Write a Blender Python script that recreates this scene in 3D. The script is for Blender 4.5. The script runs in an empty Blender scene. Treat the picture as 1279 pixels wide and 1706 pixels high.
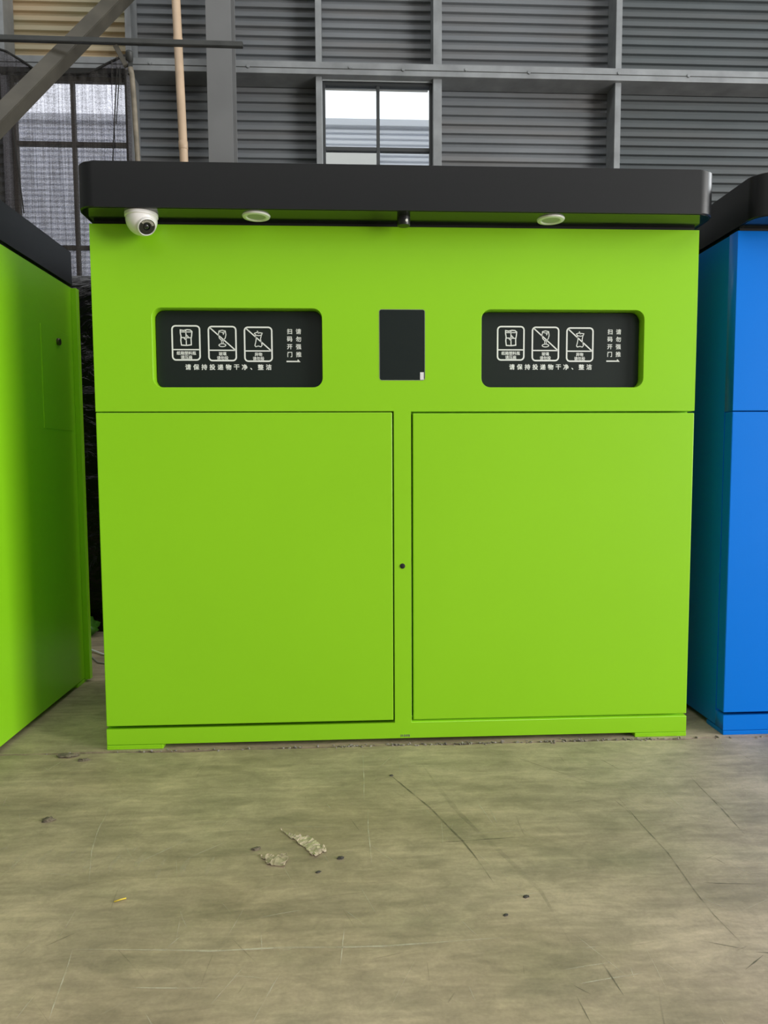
import bpy, bmesh, math, random
from mathutils import Vector, Matrix, noise as mnoise

random.seed(7)
scene = bpy.context.scene
C = scene.collection
PI = math.pi

# ------------------------------------------------------------------ camera
F_PX, YAW, PITCH, ROLL = 1164.84, -0.0481, 0.0721, -0.0051
cam_data = bpy.data.cameras.new('camera')
cam_data.sensor_fit = 'VERTICAL'
cam_data.sensor_height = 24.0
cam_data.lens = 24.0 * F_PX / 1706.0
cam_data.clip_end = 200
cam = bpy.data.objects.new('camera', cam_data)
C.objects.link(cam)
_f = Vector((-math.sin(YAW) * math.cos(PITCH), math.cos(YAW) * math.cos(PITCH), -math.sin(PITCH)))
_r0 = Vector((math.cos(YAW), math.sin(YAW), 0))
_u0 = _r0.cross(_f)
_r = _r0 * math.cos(ROLL) + _u0 * math.sin(ROLL)
_u = -_r0 * math.sin(ROLL) + _u0 * math.cos(ROLL)
cam.matrix_world = Matrix(((_r.x, _u.x, -_f.x, -0.1804), (_r.y, _u.y, -_f.y, -2.4595), (_r.z, _u.z, -_f.z, 1.0166), (0, 0, 0, 1)))
scene.camera = cam

# ------------------------------------------------------------------ sky, lights, exposure
world = bpy.data.worlds.new('overcast_sky')
scene.world = world
world.use_nodes = True
_bg = world.node_tree.nodes['Background']
_bg.inputs[0].default_value = (0.93, 0.96, 1.0, 1)
_bg.inputs[1].default_value = 1.75

def area(name, loc, rot, sx, sy, radiance, col):
    l = bpy.data.lights.new(name, 'AREA')
    l.shape = 'RECTANGLE'
    l.size, l.size_y = sx, sy
    l.energy = radiance * PI * sx * sy
    l.color = col
    o = bpy.data.objects.new(name, l)
    C.objects.link(o)
    o.location = loc
    o.rotation_euler = rot
    return o
# daylight through the translucent roof strips in front of the bins
area('roof_daylight', (0.5, -7.0, 7.3), (0, 0, 0), 14, 9, 1.1, (1.0, 0.985, 0.95))
# daylight through a translucent roof strip nearer the back wall
area('rear_roof_daylight', (0.5, 2.0, 7.3), (0, 0, 0), 16, 1.6, 2.2, (0.97, 0.985, 1.0))
# daylight through the big door opening in the right wall, in front of the row
area('door_daylight', (9.75, -6.0, 2.6), (0, math.radians(90), 0), 5.0, 6.4, 12.4, (1.0, 0.98, 0.95))
# daylight through the high windows of the right wall
area('side_window_daylight', (9.75, 1.6, 5.0), (0, math.radians(90), 0), 1.6, 5.0, 11.0, (0.95, 0.98, 1.0))

scene.view_settings.view_transform = 'Standard'
scene.view_settings.look = 'None'
scene.view_settings.exposure = 0.0
scene.view_settings.gamma = 1.0
scene.view_settings.use_curve_mapping = False

# ------------------------------------------------------------------ materials
def new_mat(name):
    m = bpy.data.materials.new(name)
    m.use_nodes = True
    nt = m.node_tree
    return m, nt, nt.nodes, nt.links, nt.nodes['Principled BSDF']

def mat(name, col, rough=0.5, metal=0.0, spec=0.5, var=0.0, scale=6.0, bump=0.0, bscale=60.0, stretch=None, coat=0.0):
    m, nt, N, L, b = new_mat(name)
    b.inputs['Base Color'].default_value = (*col, 1)
    b.inputs['Roughness'].default_value = rough
    b.inputs['Metallic'].default_value = metal
    b.inputs['Specular IOR Level'].default_value = spec
    b.inputs['Coat Weight'].default_value = coat
    if var or bump:
        tc = N.new('ShaderNodeTexCoord')
        mp = N.new('ShaderNodeMapping')
        if stretch: mp.inputs['Scale'].default_value = stretch
        L.new(tc.outputs['Object'], mp.inputs[0])
    if var:
        n = N.new('ShaderNodeTexNoise')
        n.inputs['Scale'].default_value = scale
        n.inputs['Detail'].default_value = 5
        L.new(mp.outputs[0], n.inputs['Vector'])
        r = N.new('ShaderNodeValToRGB')
        r.color_ramp.elements[0].position = 0.3
        r.color_ramp.elements[1].position = 0.7
        r.color_ramp.elements[0].color = (*[c * (1 - var) for c in col], 1)
        r.color_ramp.elements[1].color = (*[min(1, c * (1 + var)) for c in col], 1)
        L.new(n.outputs['Fac'], r.inputs[0])
        L.new(r.outputs[0], b.inputs['Base Color'])
    if bump:
        n2 = N.new('ShaderNodeTexNoise')
        n2.inputs['Scale'].default_value = bscale
        n2.inputs['Detail'].default_value = 3
        L.new(mp.outputs[0], n2.inputs['Vector'])
        bp = N.new('ShaderNodeBump')
        bp.inputs['Strength'].default_value = bump
        bp.inputs['Distance'].default_value = 0.01
        L.new(n2.outputs['Fac'], bp.inputs['Height'])
        L.new(bp.outputs[0], b.inputs['Normal'])
    return m

M = {}
M['green'] = mat('lime_green_paint', (0.285, 0.65, 0.014), 0.32, spec=0.35, var=0.02, scale=1.5, bump=0.02, bscale=220)
M['blue'] = mat('bright_blue_paint', (0.002, 0.185, 0.74), 0.30, spec=0.15, var=0.03, scale=1.5, bump=0.02, bscale=220)
M['cap'] = mat('black_textured_paint', (0.006, 0.007, 0.008), 0.34, spec=0.45, bump=0.04, bscale=500)
M['soffit'] = mat('glossy_black_soffit', (0.012, 0.015, 0.013), 0.14, spec=0.75)
M['black'] = mat('black_plastic', (0.01, 0.011, 0.012), 0.35)
M['seal'] = mat('black_seal', (0.008, 0.008, 0.008), 0.7)
M['flap'] = mat('black_flap_sheet', (0.011, 0.017, 0.014), 0.3, spec=0.42)
M['screen'] = mat('dark_screen_glass', (0.010, 0.016, 0.014), 0.12, spec=0.5)
M['print'] = mat('white_print', (0.78, 0.82, 0.78), 0.6)
M['white'] = mat('white_plastic', (0.80, 0.79, 0.77), 0.32)
M['sticker'] = mat('white_sticker', (0.75, 0.75, 0.75), 0.5)
M['lens'] = mat('lens_glass', (0.012, 0.012, 0.014), 0.08, spec=0.8)
M['led'] = mat('clear_led_window', (0.30, 0.28, 0.25), 0.25, var=0.4, scale=300)
M['chrome'] = mat('lock_metal', (0.45, 0.45, 0.45), 0.25, 1.0)
M['bezel'] = mat('grey_bezel', (0.38, 0.42, 0.34), 0.4)
M['lockdark'] = mat('tarnished_lock_metal', (0.12, 0.10, 0.07), 0.3, 0.9)
M['diffuser'] = mat('frosted_diffuser', (0.42, 0.46, 0.38), 0.45)
M['trim'] = mat('satin_trim_ring', (0.85, 0.87, 0.82), 0.25)
M['galv'] = mat('galvanised_steel', (0.27, 0.285, 0.29), 0.5, 0.3, var=0.18, scale=5, bump=0.05, bscale=30)
M['column'] = mat('grey_column_paint', (0.17, 0.175, 0.175), 0.55, var=0.06, scale=3)
M['dark_steel'] = mat('dark_steel_paint', (0.05, 0.053, 0.05), 0.5, var=0.2, scale=8)
M['brace'] = mat('dusty_olive_steel', (0.085, 0.078, 0.06), 0.6, var=0.18, scale=5)
M['pipe'] = mat('tan_pipe_plastic', (0.58, 0.43, 0.29), 0.45, var=0.06, scale=4)
M['tube'] = mat('worn_pale_tube', (0.22, 0.19, 0.14), 0.45, var=0.25, scale=14)
M['frame'] = mat('dark_window_frame', (0.045, 0.05, 0.052), 0.5)
M['frame_l'] = mat('light_window_trim', (0.42, 0.45, 0.46), 0.45)
M['brownframe'] = mat('brown_window_frame', (0.07, 0.06, 0.045), 0.55)
M['net_hem'] = mat('black_net_hem', (0.02, 0.02, 0.018), 0.8)
M['cable'] = mat('white_cable', (0.88, 0.87, 0.84), 0.45)
M['cable2'] = mat('grey_cable', (0.35, 0.32, 0.28), 0.5)
M['nb'] = mat('white_neighbour_cladding', (0.82, 0.84, 0.90), 0.6)
M['yard'] = mat('pale_bounce_yard', (0.4, 0.39, 0.38), 0.9, var=0.1, scale=0.5)
M['nbp'] = mat('cream_neighbour_panel', (0.88, 0.86, 0.81), 0.7)
M['shell'] = mat('grey_shell_sheet', (0.22, 0.23, 0.24), 0.6, var=0.1, scale=0.6)
M['ceil'] = mat('grey_roof_sheet', (0.25, 0.26, 0.27), 0.6, var=0.1, scale=0.6)
M['greenbag'] = mat('green_plastic_bag', (0.06, 0.20, 0.015), 0.4, var=0.2, scale=12)
M['pebble'] = mat('dark_pebble', (0.06, 0.055, 0.045), 0.8, var=0.3, scale=80)
M['tape'] = mat('dusty_clear_tape', (0.50, 0.42, 0.29), 0.22, var=0.3, scale=120, bump=0.5, bscale=90)
M['paper'] = mat('dirty_torn_paper', (0.42, 0.35, 0.23), 0.8, var=0.3, scale=70)
M['straw'] = mat('yellow_straw', (0.75, 0.55, 0.06), 0.6)
M['dirt'] = mat('dark_dirt', (0.15, 0.125, 0.085), 0.95, var=0.5, scale=60)
M['joint'] = mat('dirty_joint_filler', (0.05, 0.045, 0.035), 0.95, var=0.4, scale=40)
M['chip'] = mat('concrete_chip', (0.26, 0.235, 0.20), 0.9, var=0.5, scale=50)
M['mark_smudge'] = mat('scuffed_print', (0.16, 0.20, 0.09), 0.7, var=0.5, scale=400)

def cladding_mat(name, col, warm, wx):
    """corrugated sheet: weathered steel, streaks along the ribs, rust-tan tint patches"""
    m, nt, N, L, b = new_mat(name)
    b.inputs['Roughness'].default_value = 0.6
    b.inputs['Metallic'].default_value = 0.0
    b.inputs['Specular IOR Level'].default_value = 0.3
    tc = N.new('ShaderNodeTexCoord')
    mp = N.new('ShaderNodeMapping'); mp.inputs['Scale'].default_value = (0.6, 1, 2)
    L.new(tc.outputs['Object'], mp.inputs[0])
    n = N.new('ShaderNodeTexNoise'); n.inputs['Scale'].default_value = 2.0; n.inputs['Detail'].default_value = 6
    L.new(mp.outputs[0], n.inputs['Vector'])
    r = N.new('ShaderNodeValToRGB')
    r.color_ramp.elements[0].position = 0.3; r.color_ramp.elements[1].position = 0.72
    r.color_ramp.elements[0].color = (*[c * 0.88 for c in col], 1)
    r.color_ramp.elements[1].color = (*[c * 1.1 for c in col], 1)
    L.new(n.outputs['Fac'], r.inputs[0])
    n2 = N.new('ShaderNodeTexNoise'); n2.inputs['Scale'].default_value = 1.1; n2.inputs['Detail'].default_value = 3
    mp2 = N.new('ShaderNodeMapping'); mp2.inputs['Scale'].default_value = (0.5, 1, 5)
    L.new(tc.outputs['Object'], mp2.inputs[0]); L.new(mp2.outputs[0], n2.inputs['Vector'])
    r2 = N.new('ShaderNodeValToRGB')
    r2.color_ramp.elements[0].position = 0.45; r2.color_ramp.elements[1].position = 0.68
    r2.color_ramp.elements[0].color = (0, 0, 0, 1); r2.color_ramp.elements[1].color = (wx, wx, wx, 1)
    L.new(n2.outputs['Fac'], r2.inputs[0])
    mx = N.new('ShaderNodeMixRGB'); mx.inputs[2].default_value = (*warm, 1)
    L.new(r2.outputs[0], mx.inputs[0]); L.new(r.outputs[0], mx.inputs[1])
    L.new(mx.outputs[0], b.inputs['Base Color'])
    return m
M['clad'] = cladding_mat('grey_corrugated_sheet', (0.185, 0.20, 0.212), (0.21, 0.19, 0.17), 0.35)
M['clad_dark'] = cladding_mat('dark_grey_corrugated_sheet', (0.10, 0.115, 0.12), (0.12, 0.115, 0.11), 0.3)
M['clad_warm_lit'] = cladding_mat('warm_lit_corrugated_sheet', (0.48, 0.44, 0.30), (0.55, 0.40, 0.24), 0.7)  # warm light on the left bays, painted into the sheet colour

def concrete_mat():
    m, nt, N, L, b = new_mat('worn_concrete')
    b.inputs['Roughness'].default_value = 0.62
    b.inputs['Specular IOR Level'].default_value = 0.35
    tc = N.new('ShaderNodeTexCoord')
    def nz(scale, detail, st=(1, 1, 1), rough=0.55, dist=0.0):
        mp = N.new('ShaderNodeMapping'); mp.inputs['Scale'].default_value = st
        L.new(tc.outputs['Object'], mp.inputs[0])
        n = N.new('ShaderNodeTexNoise'); n.inputs['Scale'].default_value = scale
        n.inputs['Detail'].default_value = detail; n.inputs['Roughness'].default_value = rough
        n.inputs['Distortion'].default_value = dist
        L.new(mp.outputs[0], n.inputs['Vector']); return n
    def ramp(src, p0, p1, c0, c1):
        r = N.new('ShaderNodeValToRGB')
        r.color_ramp.elements[0].position = p0; r.color_ramp.elements[1].position = p1
        r.color_ramp.elements[0].color = (*c0, 1); r.color_ramp.elements[1].color = (*c1, 1)
        L.new(src, r.inputs[0]); return r
    def mix(kind, fac, a, c):
        x = N.new('ShaderNodeMixRGB'); x.blend_type = kind
        if isinstance(fac, float): x.inputs[0].default_value = fac
        else: L.new(fac, x.inputs[0])
        L.new(a, x.inputs[1]); L.new(c, x.inputs[2]); return x
    base = ramp(nz(1.3, 6, (1, 1.8, 1)).outputs['Fac'], 0.3, 0.72, (0.36, 0.283, 0.188), (0.53, 0.43, 0.305))
    # the concrete turns greyer and pinker towards the right end of the row
    sep = N.new('ShaderNodeSeparateXYZ'); L.new(tc.outputs['Object'], sep.inputs[0])
    mr = N.new('ShaderNodeMapRange'); mr.inputs[1].default_value = 0.2; mr.inputs[2].default_value = 1.8
    L.new(sep.outputs[0], mr.inputs[0])
    grey = ramp(nz(1.7, 5).outputs['Fac'], 0.3, 0.7, (0.42, 0.335, 0.295), (0.55, 0.455, 0.41))
    c1 = mix('MIX', mr.outputs[0], base.outputs[0], grey.outputs[0])
    blot = ramp(nz(3.4, 8, (1, 2.4, 1), 0.62, 0.6).outputs['Fac'], 0.38, 0.66, (0.78, 0.79, 0.77), (1.14, 1.13, 1.11))
    c2 = mix('MULTIPLY', 1.0, c1.outputs[0], blot.outputs[0])
    green = ramp(nz(2.1, 4, (1, 1.6, 1)).outputs['Fac'], 0.5, 0.72, (1, 1, 1), (0.90, 0.95, 0.90))
    c3 = mix('MULTIPLY', 1.0, c2.outputs[0], green.outputs[0])
    swirl = ramp(nz(9, 6, (0.5, 3.2, 1), 0.65, 1.3).outputs['Fac'], 0.35, 0.7, (0.86, 0.86, 0.85), (1.14, 1.14, 1.13))
    c4 = mix('MULTIPLY', 0.8, c3.outputs[0], swirl.outputs[0])
    mott = ramp(nz(14, 10, (1, 1.5, 1), 0.72, 0.8).outputs['Fac'], 0.36, 0.66, (0.84, 0.84, 0.84), (1.13, 1.13, 1.12))
    c4 = mix('MULTIPLY', 0.9, c4.outputs[0], mott.outputs[0])
    mp = N.new('ShaderNodeMapping'); mp.inputs['Rotation'].default_value = (0, 0, 1.1); mp.inputs['Scale'].default_value = (0.35, 4.5, 1)
    L.new(tc.outputs['Object'], mp.inputs[0])
    n = N.new('ShaderNodeTexNoise'); n.inputs['Scale'].default_value = 8; n.inputs['Detail'].default_value = 7; n.inputs['Distortion'].default_value = 0.4
    L.new(mp.outputs[0], n.inputs['Vector'])
    drag = ramp(n.outputs['Fac'], 0.38, 0.68, (0.93, 0.93, 0.93), (1.09, 1.09, 1.08))
    c4 = mix('MULTIPLY', 0.9, c4.outputs[0], drag.outputs[0])
    fine = ramp(nz(130, 4).outputs['Fac'], 0.3, 0.7, (0.92, 0.92, 0.92), (1.07, 1.07, 1.07))
    c5 = mix('MULTIPLY', 0.8, c4.outputs[0], fine.outputs[0])
    L.new(c5.outputs[0], b.inputs['Base Color'])
    bp = N.new('ShaderNodeBump'); bp.inputs['Strength'].default_value = 0.12; bp.inputs['Distance'].default_value = 0.004
    L.new(nz(45, 6).outputs['Fac'], bp.inputs['Height'])
    L.new(bp.outputs[0], b.inputs['Normal'])
    return m
M['concrete'] = concrete_mat()

def mark_mat(name, col, alpha, scale):
    """a worn scuff: broken up by noise so it fades in and out along its run"""
    m, nt, N, L, b = new_mat(name)
    b.inputs['Base Color'].default_value = (*col, 1)
    b.inputs['Roughness'].default_value = 0.7
    tc = N.new('ShaderNodeTexCoord')
    n = N.new('ShaderNodeTexNoise'); n.inputs['Scale'].default_value = scale; n.inputs['Detail'].default_value = 4
    L.new(tc.outputs['Object'], n.inputs['Vector'])
    r = N.new('ShaderNodeMapRange'); r.inputs[1].default_value = 0.35; r.inputs[2].default_value = 0.65
    r.inputs[3].default_value = alpha * 0.15; r.inputs[4].default_value = alpha
    L.new(n.outputs['Fac'], r.inputs[0]); L.new(r.outputs[0], b.inputs['Alpha'])
    return m
M['scratch'] = mark_mat('pale_scratch', (0.72, 0.66, 0.50), 0.62, 22)
M['scuff'] = mark_mat('dark_scuff', (0.11, 0.10, 0.065), 0.65, 18)
M['tread'] = mark_mat('dusty_tread_print', (0.62, 0.55, 0.40), 0.30, 30)
M['scratch_fine'] = mark_mat('hairline_pale', (0.70, 0.64, 0.48), 0.34, 25)
M['scuff_fine'] = mark_mat('hairline_dark', (0.16, 0.14, 0.09), 0.22, 25)
M['tyre'] = mark_mat('soft_tyre_smear', (0.13, 0.125, 0.085), 0.16, 9)

def glass_mat():
    m, nt, N, L, b = new_mat('window_glass')
    out = N['Material Output']
    N.remove(b)
    t = N.new('ShaderNodeBsdfTransparent'); t.inputs[0].default_value = (0.93, 0.95, 0.95, 1)
    g = N.new('ShaderNodeBsdfGlossy'); g.inputs['Roughness'].default_value = 0.03
    fr = N.new('ShaderNodeFresnel'); fr.inputs[0].default_value = 1.3
    mx = N.new('ShaderNodeMixShader')
    L.new(fr.outputs[0], mx.inputs[0]); L.new(t.outputs[0], mx.inputs[1]); L.new(g.outputs[0], mx.inputs[2])
    L.new(mx.outputs[0], out.inputs[0])
    return m
M['glass'] = glass_mat()

def net_mat():
    m, nt, N, L, b = new_mat('black_shade_net_weave')
    out = N['Material Output']
    b.inputs['Base Color'].default_value = (0.045, 0.042, 0.036, 1)
    b.inputs['Roughness'].default_value = 0.8
    tc = N.new('ShaderNodeTexCoord')
    def nz(st, sc, det):
        mp = N.new('ShaderNodeMapping'); mp.inputs['Scale'].default_value = st
        L.new(tc.outputs['Object'], mp.inputs[0])
        n = N.new('ShaderNodeTexNoise'); n.inputs['Scale'].default_value = sc; n.inputs['Detail'].default_value = det
        L.new(mp.outputs[0], n.inputs['Vector']); return n.outputs['Fac']
    def m2(op, a, c):
        x = N.new('ShaderNodeMath'); x.operation = op
        for i, v in enumerate((a, c)):
            if isinstance(v, (int, float)): x.inputs[i].default_value = v
            else: L.new(v, x.inputs[i])
        return x.outputs[0]
    v = m2('MULTIPLY', m2('SUBTRACT', nz((75, 1, 1.5), 1, 4), 0.5), 0.9)      # vertical yarn streaks
    h = m2('MULTIPLY', m2('SUBTRACT', nz((4, 1, 130), 1, 2), 0.5), 0.5)       # horizontal yarns
    f = m2('MULTIPLY', m2('SUBTRACT', nz((170, 1, 170), 1, 2), 0.5), 1.1)
    c = m2('ADD', m2('ADD', v, h), m2('ADD', f, 0.50))
    cl = N.new('ShaderNodeClamp'); L.new(c, cl.inputs[0]); cl.inputs[1].default_value = 0.15; cl.inputs[2].default_value = 0.97
    t = N.new('ShaderNodeBsdfTransparent'); t.inputs[0].default_value = (0.97, 0.93, 1.0, 1)
    mx = N.new('ShaderNodeMixShader')
    L.new(cl.outputs[0], mx.inputs[0]); L.new(t.outputs[0], mx.inputs[1]); L.new(b.outputs[0], mx.inputs[2])
    L.new(mx.outputs[0], out.inputs[0])
    return m
M['net'] = net_mat()

def film_mat():
    m, nt, N, L, b = new_mat('black_stretch_film')
    b.inputs['Base Color'].default_value = (0.003, 0.003, 0.0035, 1)
    b.inputs['Roughness'].default_value = 0.1
    b.inputs['Specular IOR Level'].default_value = 0.35
    tc = N.new('ShaderNodeTexCoord')
    mp = N.new('ShaderNodeMapping'); mp.inputs['Scale'].default_value = (1, 1, 1.8); mp.inputs['Rotation'].default_value = (0, 0.4, 0)
    L.new(tc.outputs['Object'], mp.inputs[0])
    n = N.new('ShaderNodeTexNoise'); n.inputs['Scale'].default_value = 5; n.inputs['Detail'].default_value = 5; n.inputs['Distortion'].default_value = 1.5
    L.new(mp.outputs[0], n.inputs['Vector'])
    bp = N.new('ShaderNodeBump'); bp.inputs['Strength'].default_value = 0.7; bp.inputs['Distance'].default_value = 0.05
    L.new(n.outputs['Fac'], bp.inputs['Height']); L.new(bp.outputs[0], b.inputs['Normal'])
    return m
M['film'] = film_mat()

# ------------------------------------------------------------------ helpers
def link(name, me, material, parent=None, smooth=False):
    o = bpy.data.objects.new(name, me)
    C.objects.link(o)
    if material is not None:
        me.materials.clear(); me.materials.append(M[material] if isinstance(material, str) else material)
    if smooth:
        for p in me.polygons: p.use_smooth = True
    if parent is not None: o.parent = parent
    return o

def obj(name, bm, material, parent=None, smooth=False):
    me = bpy.data.meshes.new(name)
    bmesh.ops.recalc_face_normals(bm, faces=bm.faces)
    bm.to_mesh(me); bm.free()
    return link(name, me, material, parent, smooth)

def tag(o, label=None, cat=None, group=None, kind=None):
    if label: o['label'] = label
    if cat: o['category'] = cat
    if group: o['group'] = group
    if kind: o['kind'] = kind
    return o

def thing(name, label, cat, loc=(0, 0, 0), rz=0, group=None):
    o = bpy.data.objects.new(name, None)
    C.objects.link(o)
    o.empty_display_size = 0.1
    o.location = loc; o.rotation_euler = (0, 0, rz)
    return tag(o, label, cat, group)

def add_box(bm, x0, x1, y0, y1, z0, z1):
    v = [bm.verts.new(p) for p in ((x0, y0, z0), (x1, y0, z0), (x1, y1, z0), (x0, y1, z0), (x0, y0, z1), (x1, y0, z1), (x1, y1, z1), (x0, y1, z1))]
    for f in ((0, 3, 2, 1), (4, 5, 6, 7), (0, 1, 5, 4), (1, 2, 6, 5), (2, 3, 7, 6), (3, 0, 4, 7)):
        bm.faces.new([v[i] for i in f])
    return v

def box(name, x0, x1, y0, y1, z0, z1, material, parent=None, bev=0.0, seg=2):
    bm = bmesh.new()
    add_box(bm, x0, x1, y0, y1, z0, z1)
    if bev:
        bmesh.ops.bevel(bm, geom=list(bm.edges), offset=bev, segments=seg, profile=0.5, affect='EDGES')
    return obj(name, bm, material, parent)

def beam(name, a, b, w, h, material, parent=None, bev=0.004, up=(0, 1, 0)):
    """rectangular bar from a to b; h along `up` projected, w across"""
    a, b = Vector(a), Vector(b)
    d = (b - a); ln = d.length; d.normalize()
    u = Vector(up); u = (u - d * u.dot(d)).normalized(); s = d.cross(u)
    bm = bmesh.new()
    add_box(bm, 0, ln, -w / 2, w / 2, -h / 2, h / 2)
    if bev: bmesh.ops.bevel(bm, geom=list(bm.edges), offset=bev, segments=2, affect='EDGES')
    mtx = Matrix(((d.x, s.x, u.x, a.x), (d.y, s.y, u.y, a.y), (d.z, s.z, u.z, a.z), (0, 0, 0, 1)))
    bm.transform(mtx)
    return obj(name, bm, material, parent)

def add_tube(bm, pts, r, seg=12, caps=True):
    pts = [Vector(p) for p in pts]
    rings = []
    ref = Vector((0, 0, 1)) if abs((pts[1] - pts[0]).normalized().z) < 0.9 else Vector((1, 0, 0))
    for i, p in enumerate(pts):
        t = (pts[min(i + 1, len(pts) - 1)] - pts[max(i - 1, 0)]).normalized()
        n = (ref - t * ref.dot(t)).normalized(); b = t.cross(n); ref = n
        rr = r[i] if isinstance(r, (list, tuple)) else r
        rings.append([bm.verts.new(p + (n * math.cos(2 * PI * k / seg) + b * math.sin(2 * PI * k / seg)) * rr) for k in range(seg)])
    for a, c in zip(rings, rings[1:]):
        for k in range(seg):
            bm.faces.new((a[k], a[(k + 1) % seg], c[(k + 1) % seg], c[k]))
    if caps:
        bm.faces.new(rings[0][::-1]); bm.faces.new(rings[-1])

def tube(name, pts, r, material, parent=None, seg=12):
    bm = bmesh.new(); add_tube(bm, pts, r, seg)
    return obj(name, bm, material, parent, smooth=True)

def lathe(name, prof, material, parent=None, seg=40, axis=None, origin=(0, 0, 0)):
    """prof: (radius, height) pairs turned about z, then z mapped to `axis`"""
    bm = bmesh.new(); rings = []
    for r, h in prof:
        if r < 1e-6: rings.append([bm.verts.new((0, 0, h))])
        else: rings.append([bm.verts.new((r * math.cos(2 * PI * k / seg), r * math.sin(2 * PI * k / seg), h)) for k in range(seg)])
    for a, c in zip(rings, rings[1:]):
        for k in range(seg):
            k2 = (k + 1) % seg
            vs = [a[k % len(a)]]
            if len(a) > 1: vs.append(a[k2])
            if len(c) > 1: vs += [c[k2], c[k]]
            else: vs.append(c[0])
            if len(vs) > 2: bm.faces.new(vs)
    mtx = Matrix.Translation(origin)
    if axis is not None:
        mtx = mtx @ Vector((0, 0, 1)).rotation_difference(Vector(axis).normalized()).to_matrix().to_4x4()
    bm.transform(mtx)
    o = obj(name, bm, material, parent, smooth=True)
    o.data.set_sharp_from_angle(angle=math.radians(35))
    return o

def rrect(x0, x1, z0, z1, r, n=6):
    pts = []
    for cx, cz, a0 in ((x1 - r, z1 - r, 0), (x0 + r, z1 - r, 90), (x0 + r, z0 + r, 180), (x1 - r, z0 + r, 270)):
        for k in range(n + 1):
            a = math.radians(a0 + 90 * k / n)
            pts.append((cx + r * math.cos(a), cz + r * math.sin(a)))
    return pts

def plate(name, loops, y0, y1, material, parent=None, bev=0.0):
    """outline with holes in the x-z plane, extruded from y0 (front) to y1"""
    cu = bpy.data.curves.new('outline', 'CURVE')
    cu.dimensions = '2D'; cu.fill_mode = 'BOTH'
    cu.extrude = (y1 - y0) / 2 - bev
    cu.bevel_depth = bev; cu.bevel_resolution = 1; cu.offset = -bev
    for lp in loops:
        s = cu.splines.new('POLY'); s.points.add(len(lp) - 1); s.use_cyclic_u = True
        for pt, q in zip(s.points, lp): pt.co = (q[0], q[1], 0, 1)
    t = bpy.data.objects.new('outline', cu); C.objects.link(t)
    dg = bpy.context.evaluated_depsgraph_get()
    me = bpy.data.meshes.new_from_object(t.evaluated_get(dg))
    bpy.data.objects.remove(t); bpy.data.curves.remove(cu)
    me.transform(Matrix(((1, 0, 0, 0), (0, 0, -1, (y0 + y1) / 2), (0, 1, 0, 0), (0, 0, 0, 1))))
    me.name = name
    return link(name, me, material, parent)

def lettering(name, body, x, z, y, size, material, parent=None, space=1.0, bold=0.02, width=None):
    """flat raised print centred on (x, z), facing -y"""
    cu = bpy.data.curves.new('text', 'FONT')
    cu.body = body; cu.size = 1.0; cu.space_character = space
    cu.align_x = 'CENTER'; cu.align_y = 'CENTER'
    cu.extrude = 0.02; cu.resolution_u = 2
    t = bpy.data.objects.new('text', cu); C.objects.link(t)
    dg = bpy.context.evaluated_depsgraph_get()
    me = bpy.data.meshes.new_from_object(t.evaluated_get(dg))
    bpy.data.objects.remove(t); bpy.data.curves.remove(cu)
    xs = [v.co.x for v in me.vertices]; ys = [v.co.y for v in me.vertices]
    cx, cy = (min(xs) + max(xs)) / 2, (min(ys) + max(ys)) / 2
    sx = sz = size
    if width: sx = width / (max(xs) - min(xs))
    me.transform(Matrix.Translation((-cx, -cy, 0)))
    if bold:      # heavier weight: the same glyph laid over itself with small shifts
        bmt = bmesh.new()
        for i, (ox, oy) in enumerate(((-bold, -bold), (bold, -bold), (-bold, bold), (bold, bold))):
            me2 = me.copy(); me2.transform(Matrix.Translation((ox, oy, .001 * i))); bmt.from_mesh(me2); bpy.data.meshes.remove(me2)
        bmt.to_mesh(me); bmt.free()
    me.transform(Matrix(((sx, 0, 0, x), (0, 0, -size * 0.5, y), (0, sz, 0, z), (0, 0, 0, 1))))
    me.name = name
    return link(name, me, material, parent)

def add_ribbon(bm, pts, w, y, closed=False, th=0.0006):
    """stroke of width w along 2-D points in the x-z plane, slightly raised"""
    P = [Vector((p[0], p[1])) for p in pts]; n = len(P); Lf = []; Rt = []
    for i in range(n):
        a = P[i - 1] if (closed or i > 0) else None
        c = P[(i + 1) % n] if (closed or i < n - 1) else None
        d1 = (P[i] - a).normalized() if a is not None else None
        d2 = (c - P[i]).normalized() if c is not None else None
        d1 = d1 or d2; d2 = d2 or d1
        t = (d1 + d2)
        t = t.normalized() if t.length > 1e-6 else d1
        nn = Vector((-t.y, t.x)); k = max(0.5, abs(nn.dot(Vector((-d1.y, d1.x)))))
        o = nn * (w / 2 / k)
        Lf.append(bm.verts.new((P[i].x + o.x, y, P[i].y + o.y))); Rt.append(bm.verts.new((P[i].x - o.x, y, P[i].y - o.y)))
    for i in range(n if closed else n - 1):
        j = (i + 1) % n
        bm.faces.new((Lf[i], Lf[j], Rt[j], Rt[i]))

def ribbons(name, strokes, y, material, parent):
    bm = bmesh.new()
    for pts, w, cl in strokes: add_ribbon(bm, pts, w, y, cl)
    r = bmesh.ops.extrude_face_region(bm, geom=list(bm.faces))
    for v in r['geom']:
        if isinstance(v, bmesh.types.BMVert): v.co.y -= 0.0005
    return obj(name, bm, material, parent)

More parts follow.
